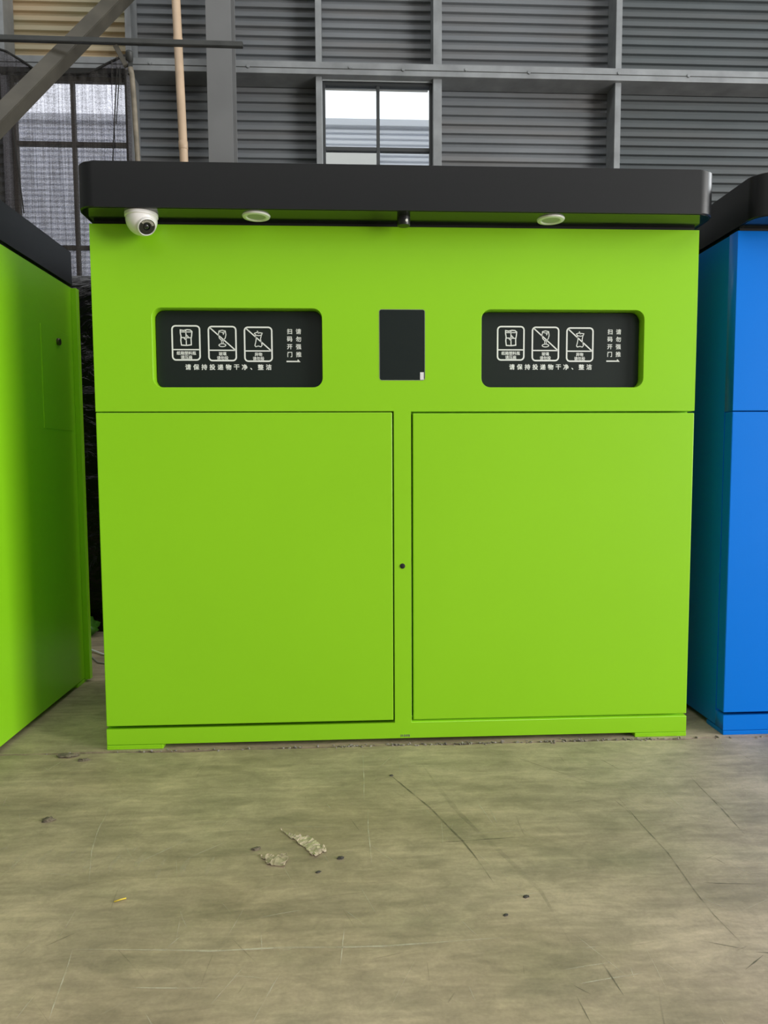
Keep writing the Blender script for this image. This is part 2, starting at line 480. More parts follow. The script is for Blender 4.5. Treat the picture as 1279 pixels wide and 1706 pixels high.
def corrugated(name, x0, x1, z0, z1, y, period, amp, material, parent, z_ref=0.0, th=0.004):
    bm = bmesh.new()
    # trapezoid ribs: flat crest, short slopes, flat valley
    prof = [(0.0, 1), (0.44, 1), (0.47, 0.8), (0.56, -0.8), (0.59, -1), (0.91, -1), (0.94, -0.8), (0.97, 0.8)]
    k0 = math.floor((z0 - z_ref) / period) - 1
    zs = [(z0, None)]
    for k in range(k0, int((z1 - z_ref) / period) + 2):
        for f, d in prof:
            z = z_ref + (k + f) * period
            if z0 + 1e-4 < z < z1 - 1e-4: zs.append((z, d))
    zs.append((z1, None)); rows = []
    def depth(z):
        ph = ((z - z_ref) / period) % 1.0
        pr = prof + [(1.0, 1)]
        for (fa, da), (fb, db) in zip(pr, pr[1:]):
            if fa <= ph <= fb: return da + (db - da) * (ph - fa) / (fb - fa)
        return 1
    for z, d in zs:
        yy = y - amp * (depth(z) if d is None else d)
        rows.append([bm.verts.new((x0, yy, z)), bm.verts.new((x1, yy, z)), bm.verts.new((x1, yy + th, z)), bm.verts.new((x0, yy + th, z))])
    for a, b in zip(rows, rows[1:]):
        for k in range(4): bm.faces.new((a[k], a[(k + 1) % 4], b[(k + 1) % 4], b[k]))
    bm.faces.new(rows[0]); bm.faces.new(rows[-1])
    o = obj(name, bm, material, parent)
    return o

# ------------------------------------------------------------------ floor
floor = box('floor', -9, 10, -12, 6, -0.10, -0.014, 'joint')
tag(floor, 'grey-olive worn concrete warehouse floor', 'floor', kind='structure')
def slab(y_far, y_near, jag_at):
    """concrete slab with a ragged broken arris along the joint"""
    bm = bmesh.new()
    rng = random.Random(11 if jag_at == y_far else 12)
    xs = [-9.0, -5, -3] + [-2 + 0.02 * i for i in range(221)] + [4, 6, 10]
    near, far = [], []
    for x in xs:
        j = mnoise.noise(Vector((x * 9, jag_at * 50, 3))) * 0.006 + mnoise.noise(Vector((x * 37, jag_at * 50, 1))) * 0.004
        bite = 0.012 * max(0, mnoise.noise(Vector((x * 4.5, 7, jag_at * 30))) - 0.1) / 0.5
        if jag_at == y_far: near.append((x, y_near)); far.append((x, y_far + min(j, 0.004) - bite))
        else: near.append((x, y_near + max(j, -0.003))); far.append((x, y_far))
    tn = [bm.verts.new((*p, 0)) for p in near]; tf = [bm.verts.new((*p, 0)) for p in far]
    bn = [bm.verts.new((*p, -0.05)) for p in near]; bf = [bm.verts.new((*p, -0.05)) for p in far]
    for i in range(len(xs) - 1):
        bm.faces.new((tn[i], tn[i + 1], tf[i + 1], tf[i])); bm.faces.new((bn[i], bf[i], bf[i + 1], bn[i + 1]))
        bm.faces.new((tn[i], bn[i], bn[i + 1], tn[i + 1])); bm.faces.new((tf[i], tf[i + 1], bf[i + 1], bf[i]))
    bm.faces.new((tn[0], tf[0], bf[0], bn[0])); bm.faces.new((tn[-1], bn[-1], bf[-1], tf[-1]))
    return obj('concrete_slab', bm, 'concrete', floor)
slab(-0.026, -12, -0.026)
slab(6.0, -0.016, -0.016)

# loose concrete crumbs along the joint
bm = bmesh.new(); rng = random.Random(5)
for i in range(240):
    x = rng.uniform(-1.25, 1.7); s = rng.uniform(0.0015, 0.0055)
    if rng.random() < 0.5: x = rng.uniform(-0.25, 0.9)
    m4 = Matrix.Translation((x, -0.021 + rng.gauss(0, 0.006), s * 0.25)) @ Matrix.Rotation(rng.uniform(0, 6), 4, (rng.random(), rng.random(), 1)) @ Matrix.Diagonal((s * rng.uniform(0.7, 2.2), s, s * 0.6, 1))
    bmesh.ops.create_icosphere(bm, subdivisions=1, radius=1, matrix=m4)
tag(obj('joint_crumbs', bm, 'chip', floor), kind='stuff')

# scratches, scuffs and tyre smears in the concrete, floor x-y points
def floor_mark(name, pts, w, material):
    bm = bmesh.new(); P = [Vector((*p, 0)) for p in pts]
    # resample with a slight wobble and tapered ends
    Q = []
    for a, b in zip(P, P[1:]):
        k = max(2, int((b - a).length / 0.03))
        Q += [a + (b - a) * i / k for i in range(k)]
    Q.append(P[-1]); n = len(Q); prev = None
    for i, q in enumerate(Q):
        t = (Q[min(i + 1, n - 1)] - Q[max(0, i - 1)]).normalized(); s = Vector((-t.y, t.x, 0))
        f = min(1, 4 * i / n + 0.1, 4 * (n - 1 - i) / n + 0.1)
        q = q + s * mnoise.noise(q * 6) * 0.004
        hw = w / 2 * f * (0.7 + 0.6 * abs(mnoise.noise(q * 20)))
        cur = (bm.verts.new((q.x + s.x * hw, q.y + s.y * hw, 0.0006)), bm.verts.new((q.x - s.x * hw, q.y - s.y * hw, 0.0006)))
        if prev: bm.faces.new((prev[0], prev[1], cur[1], cur[0]))
        prev = cur
    return obj(name, bm, material, floor)
for pts, w in (([(-.899, -.42), (-.888, -.54), (-.865, -.66), (-.823, -.80)], .004),
               ([(-.62, -.61), (-.68, -.67), (-.741, -.725)], .004),
               ([(-.77, -1.034), (-.755, -1.12), (-.737, -1.222)], .004),
               ([(-.568, -.945), (-.56, -1.024)], .004), ([(-.55, -1.0), (-.575, -1.04)], .003),
               ([(-.79, -1.146), (-.80, -1.22)], .003), ([(-.33, -1.129), (-.345, -1.18), (-.366, -1.25)], .004),
               ([(-.382, -.995), (-.374, -1.062)], .004),
               ([(-.144, -.06), (-.147, -.43)], .004), ([(-.138, -.484), (-.136, -.76)], .004),
               ([(-.77, -1.034), (-.48, -1.056), (-.33, -1.055), (-.218, -1.058), (-.117, -1.061), (.0, -1.055), (.153, -1.0485)], .006),
               ([(-.34, -1.058), (-.31, -1.062)], .010), ([(-.24, -1.058), (-.20, -1.060)], .010),
               ([(.172, -.9065), (.259, -.90)], .005), ([(.28, -.62), (.12, -.63)], .002),
               ([(.19, -.45), (.215, -.60)], .003), ([(.22, -.50), (.225, -.585)], .003),
               ([(.24, -1.15), (.36, -1.13)], .003), ([(.25, -1.19), (.39, -1.165)], .004), ([(.375, -1.15), (.37, -1.18)], .003),
               ([(.30, -1.09), (.33, -1.085)], .003), ([(-.52, -.63), (-.60, -.70)], .005), ([(-.2, -1.0), (-.21, -1.12)], .003),
               ([(-.09, -.20), (-.03, -.08)], .003), ([(.45, -1.14), (.47, -1.18)], .003), ([(-.02, -.92), (-.01, -.96)], .003),
               ([(-.45, -1.2), (-.40, -1.1)], .003), ([(-.62, -1.15), (-.45, -1.16)], .004), ([(.42, -.33), (.55, -.3)], .003),
               ([(.62, -.42), (.66, -.50), (.70, -.62)], .002), ([(.77, -.36), (.79, -.62)], .002)):
    floor_mark('scratch', pts, w, 'scratch')
for pts, w in (([(-.076, -.225), (.044, -.477), (.1125, -.66), (.16, -.864)], .006),
               ([(.62, -.455), (.632, -.75), (.625, -1.0), (.636, -1.114)], .004),
               ([(.60, -.45), (.615, -.52), (.62, -.56)], .003),
               ([(.903, -.331), (.895, -.5), (.883, -.675)], .005),
               ([(.35, -.12), (.62, -.40)][0:2], .002),
               ([(.32, -1.126), (.332, -1.223)], .004), ([(.241, -1.218), (.247, -1.284)], .004),
               ([(.03, -.668), (.294, -.653)], .003), ([(.66, -.88), (.81, -.90)], .003),
               ([(.64, -1.12), (.72, -1.13)], .004), ([(.55, -1.08), (.64, -1.115)], .003), ([(.60, -1.17), (.66, -1.13)], .004),
               ([(.66, -.17), (.70, -.27)], .003), ([(.74, -.78), (.755, -.81)], .003), ([(.27, -1.215), (.245, -1.19)], .003),
               ([(-.78, -.98), (-.83, -1.02)], .005), ([(-.19, -.52), (-.16, -.60)], .002)):
    floor_mark('scuff', pts, w, 'scuff')
floor_mark('tyre_smear', [(.049, -.167), (.121, -.5), (.261, -.893), (.2765, -1.07)], .016, 'tyre')
# tyre tread print on the left: short cross bars in a gentle arc
for i in range(11):
    x = -1.17 + i * 0.062; y = -.655 - 0.10 * (i / 10.0) + 0.012 * math.sin(i * 2.1)
    floor_mark('tread_print', [(x + .012, y + .045), (x + .004, y), (x + .010, y - .045)], .018, 'tread')
# countless hairline drag scratches, pale and dark
rng = random.Random(21)
for matn, cnt in (('scratch_fine', 190), ('scuff_fine', 90)):
    bm = bmesh.new()
    for i in range(cnt):
        x, y = rng.uniform(-1.3, 1.5), rng.uniform(-1.6, -.06)
        a = rng.choice((rng.gauss(-1.05, .25), rng.gauss(1.5, .3), rng.gauss(0.05, .25), rng.uniform(0, 3.1)))
        ln = rng.uniform(.02, .16); hw = rng.uniform(.0006, .0016); bend = rng.uniform(-.08, .08)
        prev = None
        for k in range(6):
            t = k / 5 - .5
            px, py = x + math.cos(a + bend * t) * ln * t, y + math.sin(a + bend * t) * ln * t
            w_ = hw * (1 - abs(2 * t) ** 3 * .9)
            cur = (bm.verts.new((px - math.sin(a) * w_, py + math.cos(a) * w_, .0004)), bm.verts.new((px + math.sin(a) * w_, py - math.cos(a) * w_, .0004)))
            if prev: bm.faces.new((prev[0], prev[1], cur[1], cur[0]))
            prev = cur
    tag(obj('hairline_scratches', bm, matn, floor), kind='stuff')

# ------------------------------------------------------------------ building shell
def struct(o, label):
    return tag(o, label, 'wall' if 'wall' in o.name else ('ceiling' if 'ceil' in o.name else 'trim'), kind='structure')
wall_back = box('wall_back', -9, 10, 4.66, 4.72, 0, 0.25, 'shell')
struct(wall_back, 'grey corrugated steel back wall of the warehouse')
PER, AMP = 0.088, 0.017
bays = [(-9, -3.36, 'clad_warm_lit'), (-3.36, -2.20, 'clad_warm_lit'), (-2.20, -0.445, 'clad'), (-0.445, 0.67, 'clad'), (0.67, 2.43, 'clad'), (2.43, 4.6, 'clad_dark'), (4.6, 10, 'clad_dark')]
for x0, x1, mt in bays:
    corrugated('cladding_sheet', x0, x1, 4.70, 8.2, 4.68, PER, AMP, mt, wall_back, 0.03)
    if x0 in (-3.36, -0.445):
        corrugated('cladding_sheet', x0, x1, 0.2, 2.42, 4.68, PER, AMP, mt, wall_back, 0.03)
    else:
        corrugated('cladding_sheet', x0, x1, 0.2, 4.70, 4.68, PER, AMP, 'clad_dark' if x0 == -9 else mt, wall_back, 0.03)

struct(box('wall_front', -9, 10, -12.1, -12, 0, 8, 'shell'), 'grey sheet front wall behind the camera')
wr = bpy.data.objects.new('wall_right', None); C.objects.link(wr)
struct(wr, 'grey sheet right wall with a wide door and a band of high windows')
for a0, a1, q0, q1 in ((-12, -9.2, 0, 8), (-9.2, -2.8, 5.1, 8), (-2.8, -0.9, 0, 8), (-0.9, 4.1, 0, 4.2), (-0.9, 4.1, 5.8, 8), (4.1, 4.6, 0, 8)):
    box('wall_sheet', 10.0, 10.1, a0, a1, q0, q1, 'shell', wr)
struct(box('wall_left', -9.1, -9, -12, 4.6, 0, 8, 'shell'), 'plain grey sheet left wall out of the picture')
struct(box('ceiling', -9, 10, -12, 4.6, 7.6, 7.7, 'ceil'), 'grey sheet roof over the warehouse')

# girts (channels) on the wall
def channel(name, label, x0, x1, z0, z1, y0=4.42, y1=4.655, parent=None):
    o = struct(box(name, x0, x1, y0, y1, z0, z1, 'galv', None, 0.004), label)
    return o
t1 = channel('trim_1', 'long galvanised horizontal girt across the back wall', -9, 10, 4.645, 4.758, 4.40, 4.655)
box('lip_line', -9, 10, 4.396, 4.402, 4.694, 4.699, 'dark_steel', t1)
for k, x in enumerate((-3.15, -2.0, -1.1, -.15, .35, 0.95, 1.55, 2.42, 3.1)):
    lathe('bolt', [(0, 0.012), (0.014, 0.011), (0.017, 0.004), (0.017, 0)], 'galv', t1, 10, (0, -1, 0), (x, 4.40, 4.70 + 0.01 * (k % 2)))
for i, (xc, w, ex) in enumerate(((-3.355, .05, ''), (-2.205, .055, 'beside the netted window'), (-0.445, .056, 'left of the bright window'), (0.682, .082, 'right of the bright window'), (2.432, .06, 'in the dark right part of the wall'), (4.7, .06, 'beyond the right edge'))):
    o = channel('trim_%d' % (i + 2), 'galvanised upright post on the back wall ' + (ex or 'left of the netted window'), xc - w / 2, xc + w / 2, 0, 7.6, 4.44, 4.655)

# windows
def window(name, label, x0, x1, z0, z1, mull, trans, fm, fw=0.035):
    root = bpy.data.objects.new(name, None); C.objects.link(root)
    tag(root, label, 'window', kind='structure')
    y0, y1 = 4.51, 4.57
    box('frame_jamb', x0, x0 + fw, y0, y1, z0, z1, fm, root, 0.003)
    box('frame_jamb', x1 - fw, x1, y0, y1, z0, z1, fm, root, 0.003)
    box('frame_head', x0 + fw, x1 - fw, y0, y1, z1 - fw, z1, fm, root, 0.003)
    box('frame_sill', x0 + fw, x1 - fw, y0, y1, z0, z0 + fw, fm, root, 0.003)
    box('mullion', mull - .016, mull + .016, y0 + .005, y1, z0 + fw, z1 - fw, fm, root, 0.003)
    zs = [z0 + fw] + sorted(trans) + [z1 - fw]
    for t in trans:
        box('transom', x0 + fw, mull - .016, y0 + .008, y1, t - .018, t + .018, fm, root, 0.003)
        box('transom', mull + .016, x1 - fw, y0 + .008, y1, t - .018, t + .018, fm, root, 0.003)
    for a, b in zip(zs, zs[1:]):
        a2 = a + (.018 if a != zs[0] else 0); b2 = b - (.018 if b != zs[-1] else 0)
        box('pane', x0 + fw, mull - .016, 4.54, 4.545, a2, b2, 'glass', root)
        box('pane', mull + .016, x1 - fw, 4.54, 4.545, a2, b2, 'glass', root)
    return root
w1 = window('window_1', 'bright two-column window above the green bin', -.413, .640, 2.46, 4.635, .118, [4.024, 3.24], 'frame', .026)
box('bright_trim', -.417, .645, 4.49, 4.5, 4.635, 4.648, 'frame_l', w1)
box('bright_trim', -.420, -.413, 4.49, 4.5, 2.46, 4.648, 'frame_l', w1)
box('bright_trim', .640, .647, 4.49, 4.5, 2.46, 4.648, 'frame_l', w1)
box('outer_lintel', -.39, .62, 4.665, 4.72, 4.662, 4.73, 'nbp', w1)
w2 = window('window_2', 'window behind hanging black shade net, upper left', -3.325, -2.232, 2.30, 4.635, -2.762, [4.03, 3.072], 'brownframe', .04)

tag(box('floor_outside_bounce', -20, 20, 4.8, 9.5, -.12, -.02, 'yard'), 'pale concrete yard outside behind the back wall', 'ground', kind='structure')  # unseen ground, added for its bounce onto the neighbouring building
# neighbouring building seen through the glass
nb = thing('neighbouring_building', 'pale corrugated building outside, seen through the windows', 'building', (0, 9.5, 0))
def nbz(z): return z
corrugated('cladding', -14, 12, 0, 6.52, 0, 0.088, 0.016, 'nb', nb, 0)
box('wall_core', -14, 12, 0.05, 4, 0, 6.5, 'nb', nb)
box('plain_panel', -2.6, .34, -0.09, -0.02, 4.4, 6.12, 'nbp', nb, 0.01)
box('roof_edge', -14.05, 12.05, -0.06, 4.05, 6.515, 6.63, 'nb', nb, 0.01)

# ------------------------------------------------------------------ recycling bins
W2, D, S = 1.05, 0.84, 1.189
FLX = (-0.562, 0.571)
def pictogram(parent, x0, z1, y, kind):
    w, h, lw = .0945, .117, .0052
    z0 = z1 - h; zd = z1 - .0815; st = []
    st.append((rrect(x0, x0 + w, z0, z1, .012, 5), lw, True))
    st.append(([(x0 + .002, zd), (x0 + w - .002, zd)], .0042, False))
    cx = x0 + w / 2; s = .0028
    if kind == 'box':
        st.append(([(cx - .019, z1 - .014), (cx - .008, z1 - .016), (cx + .004, z1 - .013), (cx + .015, z1 - .014), (cx + .021, z1 - .019), (cx + .0195, z1 - .034), (cx + .0175, z1 - .044), (cx + .018, z1 - .065), (cx + .002, z1 - .067), (cx - .016, z1 - .066), (cx - .018, z1 - .050), (cx - .0168, z1 - .036), (cx - .019, z1 - .024)], .0038, True))
        st.append(([(cx, z1 - .016), (cx + .001, z1 - .066)], .0034, False))
        st.append(([(cx - .016, z1 - .040), (cx + .017, z1 - .041)], .0034, False))
        st.append(([(cx + .001, z1 - .030), (cx + .010, z1 - .040)], .0034, False))
        st.append(([(cx - .007, z1 - .042), (cx + .001, z1 - .050)], .003, False))
        st.append(([(cx - .018, z1 - .021), (cx + .018, z1 - .021)], .003, False))
    elif kind == 'glass':
        bowl = [(cx - .011, z1 - .015), (cx - .013, z1 - .028), (cx - .010, z1 - .040), (cx - .003, z1 - .047), (cx + .003, z1 - .047), (cx + .010, z1 - .040), (cx + .013, z1 - .028), (cx + .011, z1 - .015), (cx, z1 - .0125)]
        st.append((bowl, s, True))
        st.append(([(cx - .010, z1 - .018), (cx, z1 - .020), (cx + .010, z1 - .018)], .002, False))
        st.append(([(cx + .002, z1 - .020), (cx + .004, z1 - .027), (cx + .007, z1 - .021)], .0024, False))
        st.append(([(cx - .0028, z1 - .047), (cx - .0028, z1 - .060)], .0024, False))
        st.append(([(cx + .0028, z1 - .047), (cx + .0028, z1 - .060)], .0024, False))
        st.append(([(cx + .012 * math.cos(a * PI / 8), z1 - .064 + .005 * math.sin(a * PI / 8)) for a in range(16)], s, True))
    else:
        st.append(([(cx - .013, z1 - .021), (cx - .006, z1 - .018), (cx + .006, z1 - .019), (cx + .014, z1 - .020), (cx + .012, z1 - .026), (cx + .003, z1 - .029), (cx - .008, z1 - .027)], s, True))
        st.append(([(cx - .003, z1 - .012), (cx + .002, z1 - .022)], .003, False))
        st.append(([(cx - .010, z1 - .027), (cx - .007, z1 - .040), (cx - .009, z1 - .052), (cx - .012, z1 - .063), (cx - .009, z1 - .067), (cx, z1 - .0645), (cx + .009, z1 - .067), (cx + .013, z1 - .062), (cx + .010, z1 - .050), (cx + .008, z1 - .040), (cx + .011, z1 - .027)], s, False))
    if kind != 'box':
        st.append(([(x0 + .005, z1 - .004), (x0 + w - .003, zd + .001)], .0042, False))
    p = ribbons('pictogram', st, y, 'print', parent)
    cap = {'box': ('纸箱塑料瓶', '请压扁'), 'glass': ('玻璃', '请勿投'), 'fruit': ('异物', '请勿投')}[kind]
    lettering('lettering', cap[0], cx, zd - .0118, y, .0135, 'print', parent, bold=.016)
    lettering('lettering', cap[1], cx, zd - .0262, y, .0135, 'print', parent, bold=.016)

def flap_print(fl, dx, y):
    for x0, z1, k in ((-.794, 1.4905, 'box'), (-.669, 1.4885, 'glass'), (-.5445, 1.4865, 'fruit')):
        pictogram(fl, x0 + dx, z1 + (.002 if dx else 0), y, k)
    for i, ch in enumerate('请保持投递物干净、整洁'):
        ox, oz = (-.005, -.006) if ch == '、' else (0, 0)
        lettering('lettering', ch, -.7418 + i * .02795 + ox + dx, 1.349 + oz + (.002 if dx else 0), y, .0205, 'print', fl, bold=.022)
    dz = .003 if dx else 0
    for xx, word in ((-.390, '扫码开门'), (-.359, '请勿强推')):
        for i, ch in enumerate(word):
            lettering('lettering', ch, xx + dx + .002, 1.4727 - i * .0265 + dz, y, .0195, 'print', fl, bold=.022)
    bm = bmesh.new()
    a = [(-.400, 1.3665), (-.351, 1.3665), (-.3585, 1.3755), (-.3615, 1.3755), (-.3615, 1.3712), (-.400, 1.3712)]
    f = bm.faces.new([bm.verts.new((p[0] + dx, y, p[1] + dz)) for p in a])
    r = bmesh.ops.extrude_face_region(bm, geom=[f])
    for v in r['geom']:
        if isinstance(v, bmesh.types.BMVert): v.co.y -= .0005
    obj('arrow', bm, 'print', fl)

def make_bin(label, loc, paint, H=1.82, printed=False, hatch=False, D=0.84):
    root = thing('recycling_bin', label, 'recycling bin', loc, 0, 'double recycling bins in a row')
    # carcass behind the doors
    bm = bmesh.new()
    v = add_box(bm, -W2, W2, .052, D, .018, H)
    bmesh.ops.bevel(bm, geom=list(bm.edges), offset=.003, segments=2, affect='EDGES')
    obj('carcass', bm, paint, root)
    # one-piece front frame: fascia, centre post, plinth
    outline = [(-W2, .017), (W2, .017), (W2, .0755), (.0345, .0755), (.0345, S + .0025), (W2, S + .0025), (W2, H), (-W2, H), (-W2, S + .0025), (-.0265, S + .0025), (-.0265, .0755), (-W2, .0755)]
    # bottom corners of the frame
    holes = [rrect(c - .289, c + .289, 1.2745, 1.5435, .032) for c in FLX] + [rrect(-.0755, .0835, 1.2985, 1.5415, .008, 3)]
    plate('front_frame', [outline] + holes, 0, .056, paint, root, .0012)
    for x0, x1, zt in ((-W2, -.0315, S - .0006), (.0405, W2, S - .0045)):
        d = box('cabinet_door', x0, x1, .001, .050, .0845, zt, paint, root, .003)
    lathe('lock_hole', [(0, .0035), (.007, .0035), (.0092, .002), (.0092, -.001)], 'seal', root, 20, (0, -1, 0), (.003, 0, .6456))
    for x0, x1 in ((-W2, -.853), (.857, W2)):
        box('foot_pad', x0, x1, -.0012, .12, 0, .0158, paint, root, .002)
        box('foot_pad', x0, x1, D - .12, D, 0, .0165, paint, root, .002)
    # deposit flaps
    for i, c in enumerate(FLX):
        fl = plate('deposit_flap', [rrect(c - .287, c + .287, 1.2765, 1.5415, .031)], .042, .0515, 'flap', root, .001)
        if printed: flap_print(fl, 1.1415 * i, .0421)
    # screen
    plate('screen_bezel', [rrect(-.0755, .0835, 1.2985, 1.5415, .008, 3), rrect(-.0745, .0825, 1.2995, 1.5405, .007, 3)], -.0008, .02, 'bezel', root)
    sc_ = plate('screen', [rrect(-.0744, .0824, 1.2996, 1.5404, .007, 3)], -.0006, .02, 'screen', root)
    if printed: box('sticker', .0665, .0795, -.0014, -.0007, 1.3005, 1.3265, 'sticker', sc_)
    # dark shadow gap under the roof
    box('roof_neck', -W2 + .012, W2 - .012, .012, D - .012, H, H + .013, 'seal', root)
    # overhanging black roof, rounded in plan
    zb, zt = H + .0125, H + .1555
    pts = []
    r, xo, yf, yb = .062, W2 + .002, -.122, D - .005
    for cx, cy, a0, rr in ((xo - r, yf + r, 270, r), (xo - .02, yb - .02, 0, .02), (-xo + .02, yb - .02, 90, .02), (-xo + r, yf + r, 180, r)):
        for k in range(9):
            a = math.radians(a0 + 90 * k / 8)
            pts.append((cx + rr * math.cos(a), cy + rr * math.sin(a)))
    bm = bmesh.new()
    lo = [bm.verts.new((*p, zb)) for p in pts]; hi = [bm.verts.new((*p, zt)) for p in pts]
    fs = [bm.faces.new((lo[k], lo[(k + 1) % len(pts)], hi[(k + 1) % len(pts)], hi[k])) for k in range(len(pts))]
    bot = bm.faces.new(lo[::-1]); top = bm.faces.new(hi)
    bmesh.ops.bevel(bm, geom=list(top.edges) + list(bot.edges), offset=.003, segments=1, affect='EDGES')
    cap = obj('roof', bm, 'cap', root, smooth=True)
    cap.data.set_sharp_from_angle(angle=math.radians(20))
    # glossy soffit panel under the overhang
    sp = []
    for cx, cy, a0, rr in ((xo - r, yf + r, 270, r - .006), (-xo + r, yf + r, 180, r - .006)):
        for k in range(9):
            a = math.radians((a0 if cx > 0 else 180) + 90 * k / 8)
            sp.append((cx + rr * math.cos(a), cy + rr * math.sin(a)))
    sp = sp[:9] + [(xo - .006, .010), (-xo + .006, .010)] + sp[9:]
    bm = bmesh.new()
    lo = [bm.verts.new((*p, zb - .0012)) for p in sp]; hi = [bm.verts.new((*p, zb + .0005)) for p in sp]
    for k in range(len(sp)): bm.faces.new((lo[k], lo[(k + 1) % len(sp)], hi[(k + 1) % len(sp)], hi[k]))
    bm.faces.new(lo[::-1]); bm.faces.new(hi)
    obj('soffit_panel', bm, 'soffit', root)
    zb -= .0012
    # downlights and sensor in the soffit
    for x in (-.484, .505):
        ring = lathe('downlight', [(.030, 0), (.030, -.004), (.034, -.0062), (.044, -.005), (.0465, -.001), (.0465, 0)], 'trim', root, 40, None, (x, -.058, zb))
        lathe('diffuser', [(0, -.0030), (.020, -.0035), (.030, -.003), (.030, -.0005)], 'diffuser', ring, 40, None, (x, -.058, zb))
    sn = lathe('motion_sensor', [(.022, 0), (.022, -.025), (.0205, -.028), (0, -.029)], 'black', root, 28, None, (.006, -.060, zb))
    lathe('sensor_window', [(0, .002), (.004, .0015), (.005, 0)], 'trim', sn, 12, (.3, -1, -.3), (.014, -.081, zb - .016))
    if hatch:
        xs = W2
        h = thing_part(root, xs, paint, D)
    return root

def thing_part(root, xs, paint, D):
    bm = bmesh.new(); add_box(bm, xs - .001, xs + .002, .475 + D - .84, .775 + D - .84, 1.16, 1.580)
    bmesh.ops.bevel(bm, geom=list(bm.edges), offset=.0007, segments=1, affect='EDGES')
    h = obj('service_hatch', bm, paint, root)
    lk = lathe('cam_lock', [(.0155, 0), (.0155, .008), (.013, .0115), (0, .012)], 'lockdark', h, 24, (1, 0, 0), (xs + .001, .637 + D - .84, 1.532))
    box('key_slot', xs + .0115, xs + .0135, .6355 + D - .84, .6385 + D - .84, 1.524, 1.540, 'seal', h)
    # rear edge flange standing proud of the side
    fl = box('rear_flange', xs - .01, xs + .024, D - .035, D - .004, .012, 1.797, paint, root, .002)
    return h

main = make_bin('lime green double recycling bin with black roof, white pictograms and camera, centre', (0, 0, 0), 'green', 1.82, True)
left = make_bin('lime green recycling bin cut off at the left edge, side hatch showing', (-2.47, -0.252, 0), 'green', 1.80, False, True, 1.08)
blue = make_bin('bright blue recycling bin with black roof at the right edge', (2.239, 0, 0), 'blue', 1.82)
# worn print on the plinth, too scuffed to read
bm = bmesh.new()
for i, (dx, w) in enumerate(((0, .004), (.0065, .003), (.0125, .0055), (.0205, .006), (.0285, .005))):
    add_box(bm, -.006 + dx, -.006 + dx + w, -.0006, .0002, .022 + .001 * (i % 2), .031)
obj('scuffed_mark', bm, 'mark_smudge', main)

# security camera under the roof of the centre bin
cx_, cy_, cz_ = -.858, -.062, 1.8312
sc = thing('security_camera', 'white turret security camera under the black roof of the centre green bin', 'camera', (cx_, cy_, cz_))
lathe('mounting_base', [(0, 0), (.053, 0), (.053, -.010), (.050, -.013), (0, -.013)], 'white', sc, 44)
R_ = .0505
bmc = bmesh.new()
bmesh.ops.create_uvsphere(bmc, u_segments=40, v_segments=24, radius=R_, matrix=Matrix.Translation((0, 0, -.018)))
ax = Vector((.50, -.56, -.66)).normalized()
cc = Vector((0, 0, -.018))
# flatten the face of the ball where the lens sits
for v in bmc.verts:
    d = (v.co - cc).dot(ax)
    if d > .040: v.co -= ax * (d - .040)
for v in bmc.verts:
    if v.co.z > -.004: v.co.z = -.004
obj('housing', bmc, 'white', sc, smooth=True)
fo = cc + ax * .038
ring = lathe('bezel', [(.0285, -.004), (.0305, .004), (.0300, .0105), (.0275, .0125), (.0262, .0105), (.0262, .002)], 'white', sc, 40, ax, fo)
face = lathe('lens_face', [(.0268, .002), (.0268, .0095), (.012, .0095), (.0105, .006), (0, .006)], 'lens', sc, 40, ax, fo)
lathe('lens', [(0, .0125), (.005, .0118), (.0085, .009), (.0095, .006)], 'lens', face, 28, ax, fo)
side = ax.cross(Vector((0, 0, 1))).normalized(); upv = side.cross(ax)
bm = bmesh.new()
arc_o = []; arc_i = []
for k in range(13):
    a = math.radians(25 + 130 * k / 12)
    dv = side * math.cos(a) + upv * math.sin(a)
    arc_o.append(bm.verts.new(fo + ax * .0102 + dv * .0245)); arc_i.append(bm.verts.new(fo + ax * .0102 + dv * .0165))
for k in range(12): bm.faces.new((arc_o[k], arc_o[k + 1], arc_i[k + 1], arc_i[k]))
obj('infrared_window', bm, 'led', face)

# ------------------------------------------------------------------ black wrapped goods behind the bins
bm = bmesh.new()
bmesh.ops.create_grid(bm, x_segments=2, y_segments=2, size=1)
bm.free()
bm = bmesh.new()
add_box(bm, -1.05, 1.05, -.55, .55, 0, 2.12)
bmesh.ops.subdivide_edges(bm, edges=list(bm.edges), cuts=15, use_grid_fill=True)
for v in bm.verts:
    p = v.co.copy()
    n = mnoise.fractal(p * 2.2, 0.9, 2.0, 4)
    n2 = mnoise.noise(Vector((p.x * 5, p.y * 5, p.z * 14)))
    amp = min(1, p.z / .2)
    v.co.x += amp * (.05 * n + .015 * n2) * (1 if p.x > 0 else -1)
    v.co.y += amp * (.06 * n + .02 * n2)
    if p.z > 2.0: v.co.z += .05 * n
    v.co.x *= 1 - .04 * (p.z / 2.1)
bd = obj('wrapped_bundle', bm, 'film', None, smooth=True)
bd.location = (-1.50, 2.33, 0)
tag(bd, 'tall stack wrapped in shiny black stretch film between the two green bins', 'bundle')

bm = bmesh.new()
bmesh.ops.create_icosphere(bm, subdivisions=3, radius=1)
for v in bm.verts:
    n = mnoise.fractal(v.co * 1.8, 0.9, 2.0, 3)
    v.co *= 1 + .3 * n
    v.co = Vector((v.co.x * .14, v.co.y * .08, max(-.0, (v.co.z + .75) * .065)))
gb = obj('plastic_bag', bm, 'greenbag', None, smooth=True)
gb.location = (-1.80, 1.66, 0)
gb.rotation_euler = (0, 0, .5)
tag(gb, 'crumpled green plastic bag on the floor below the black bundle', 'bag')

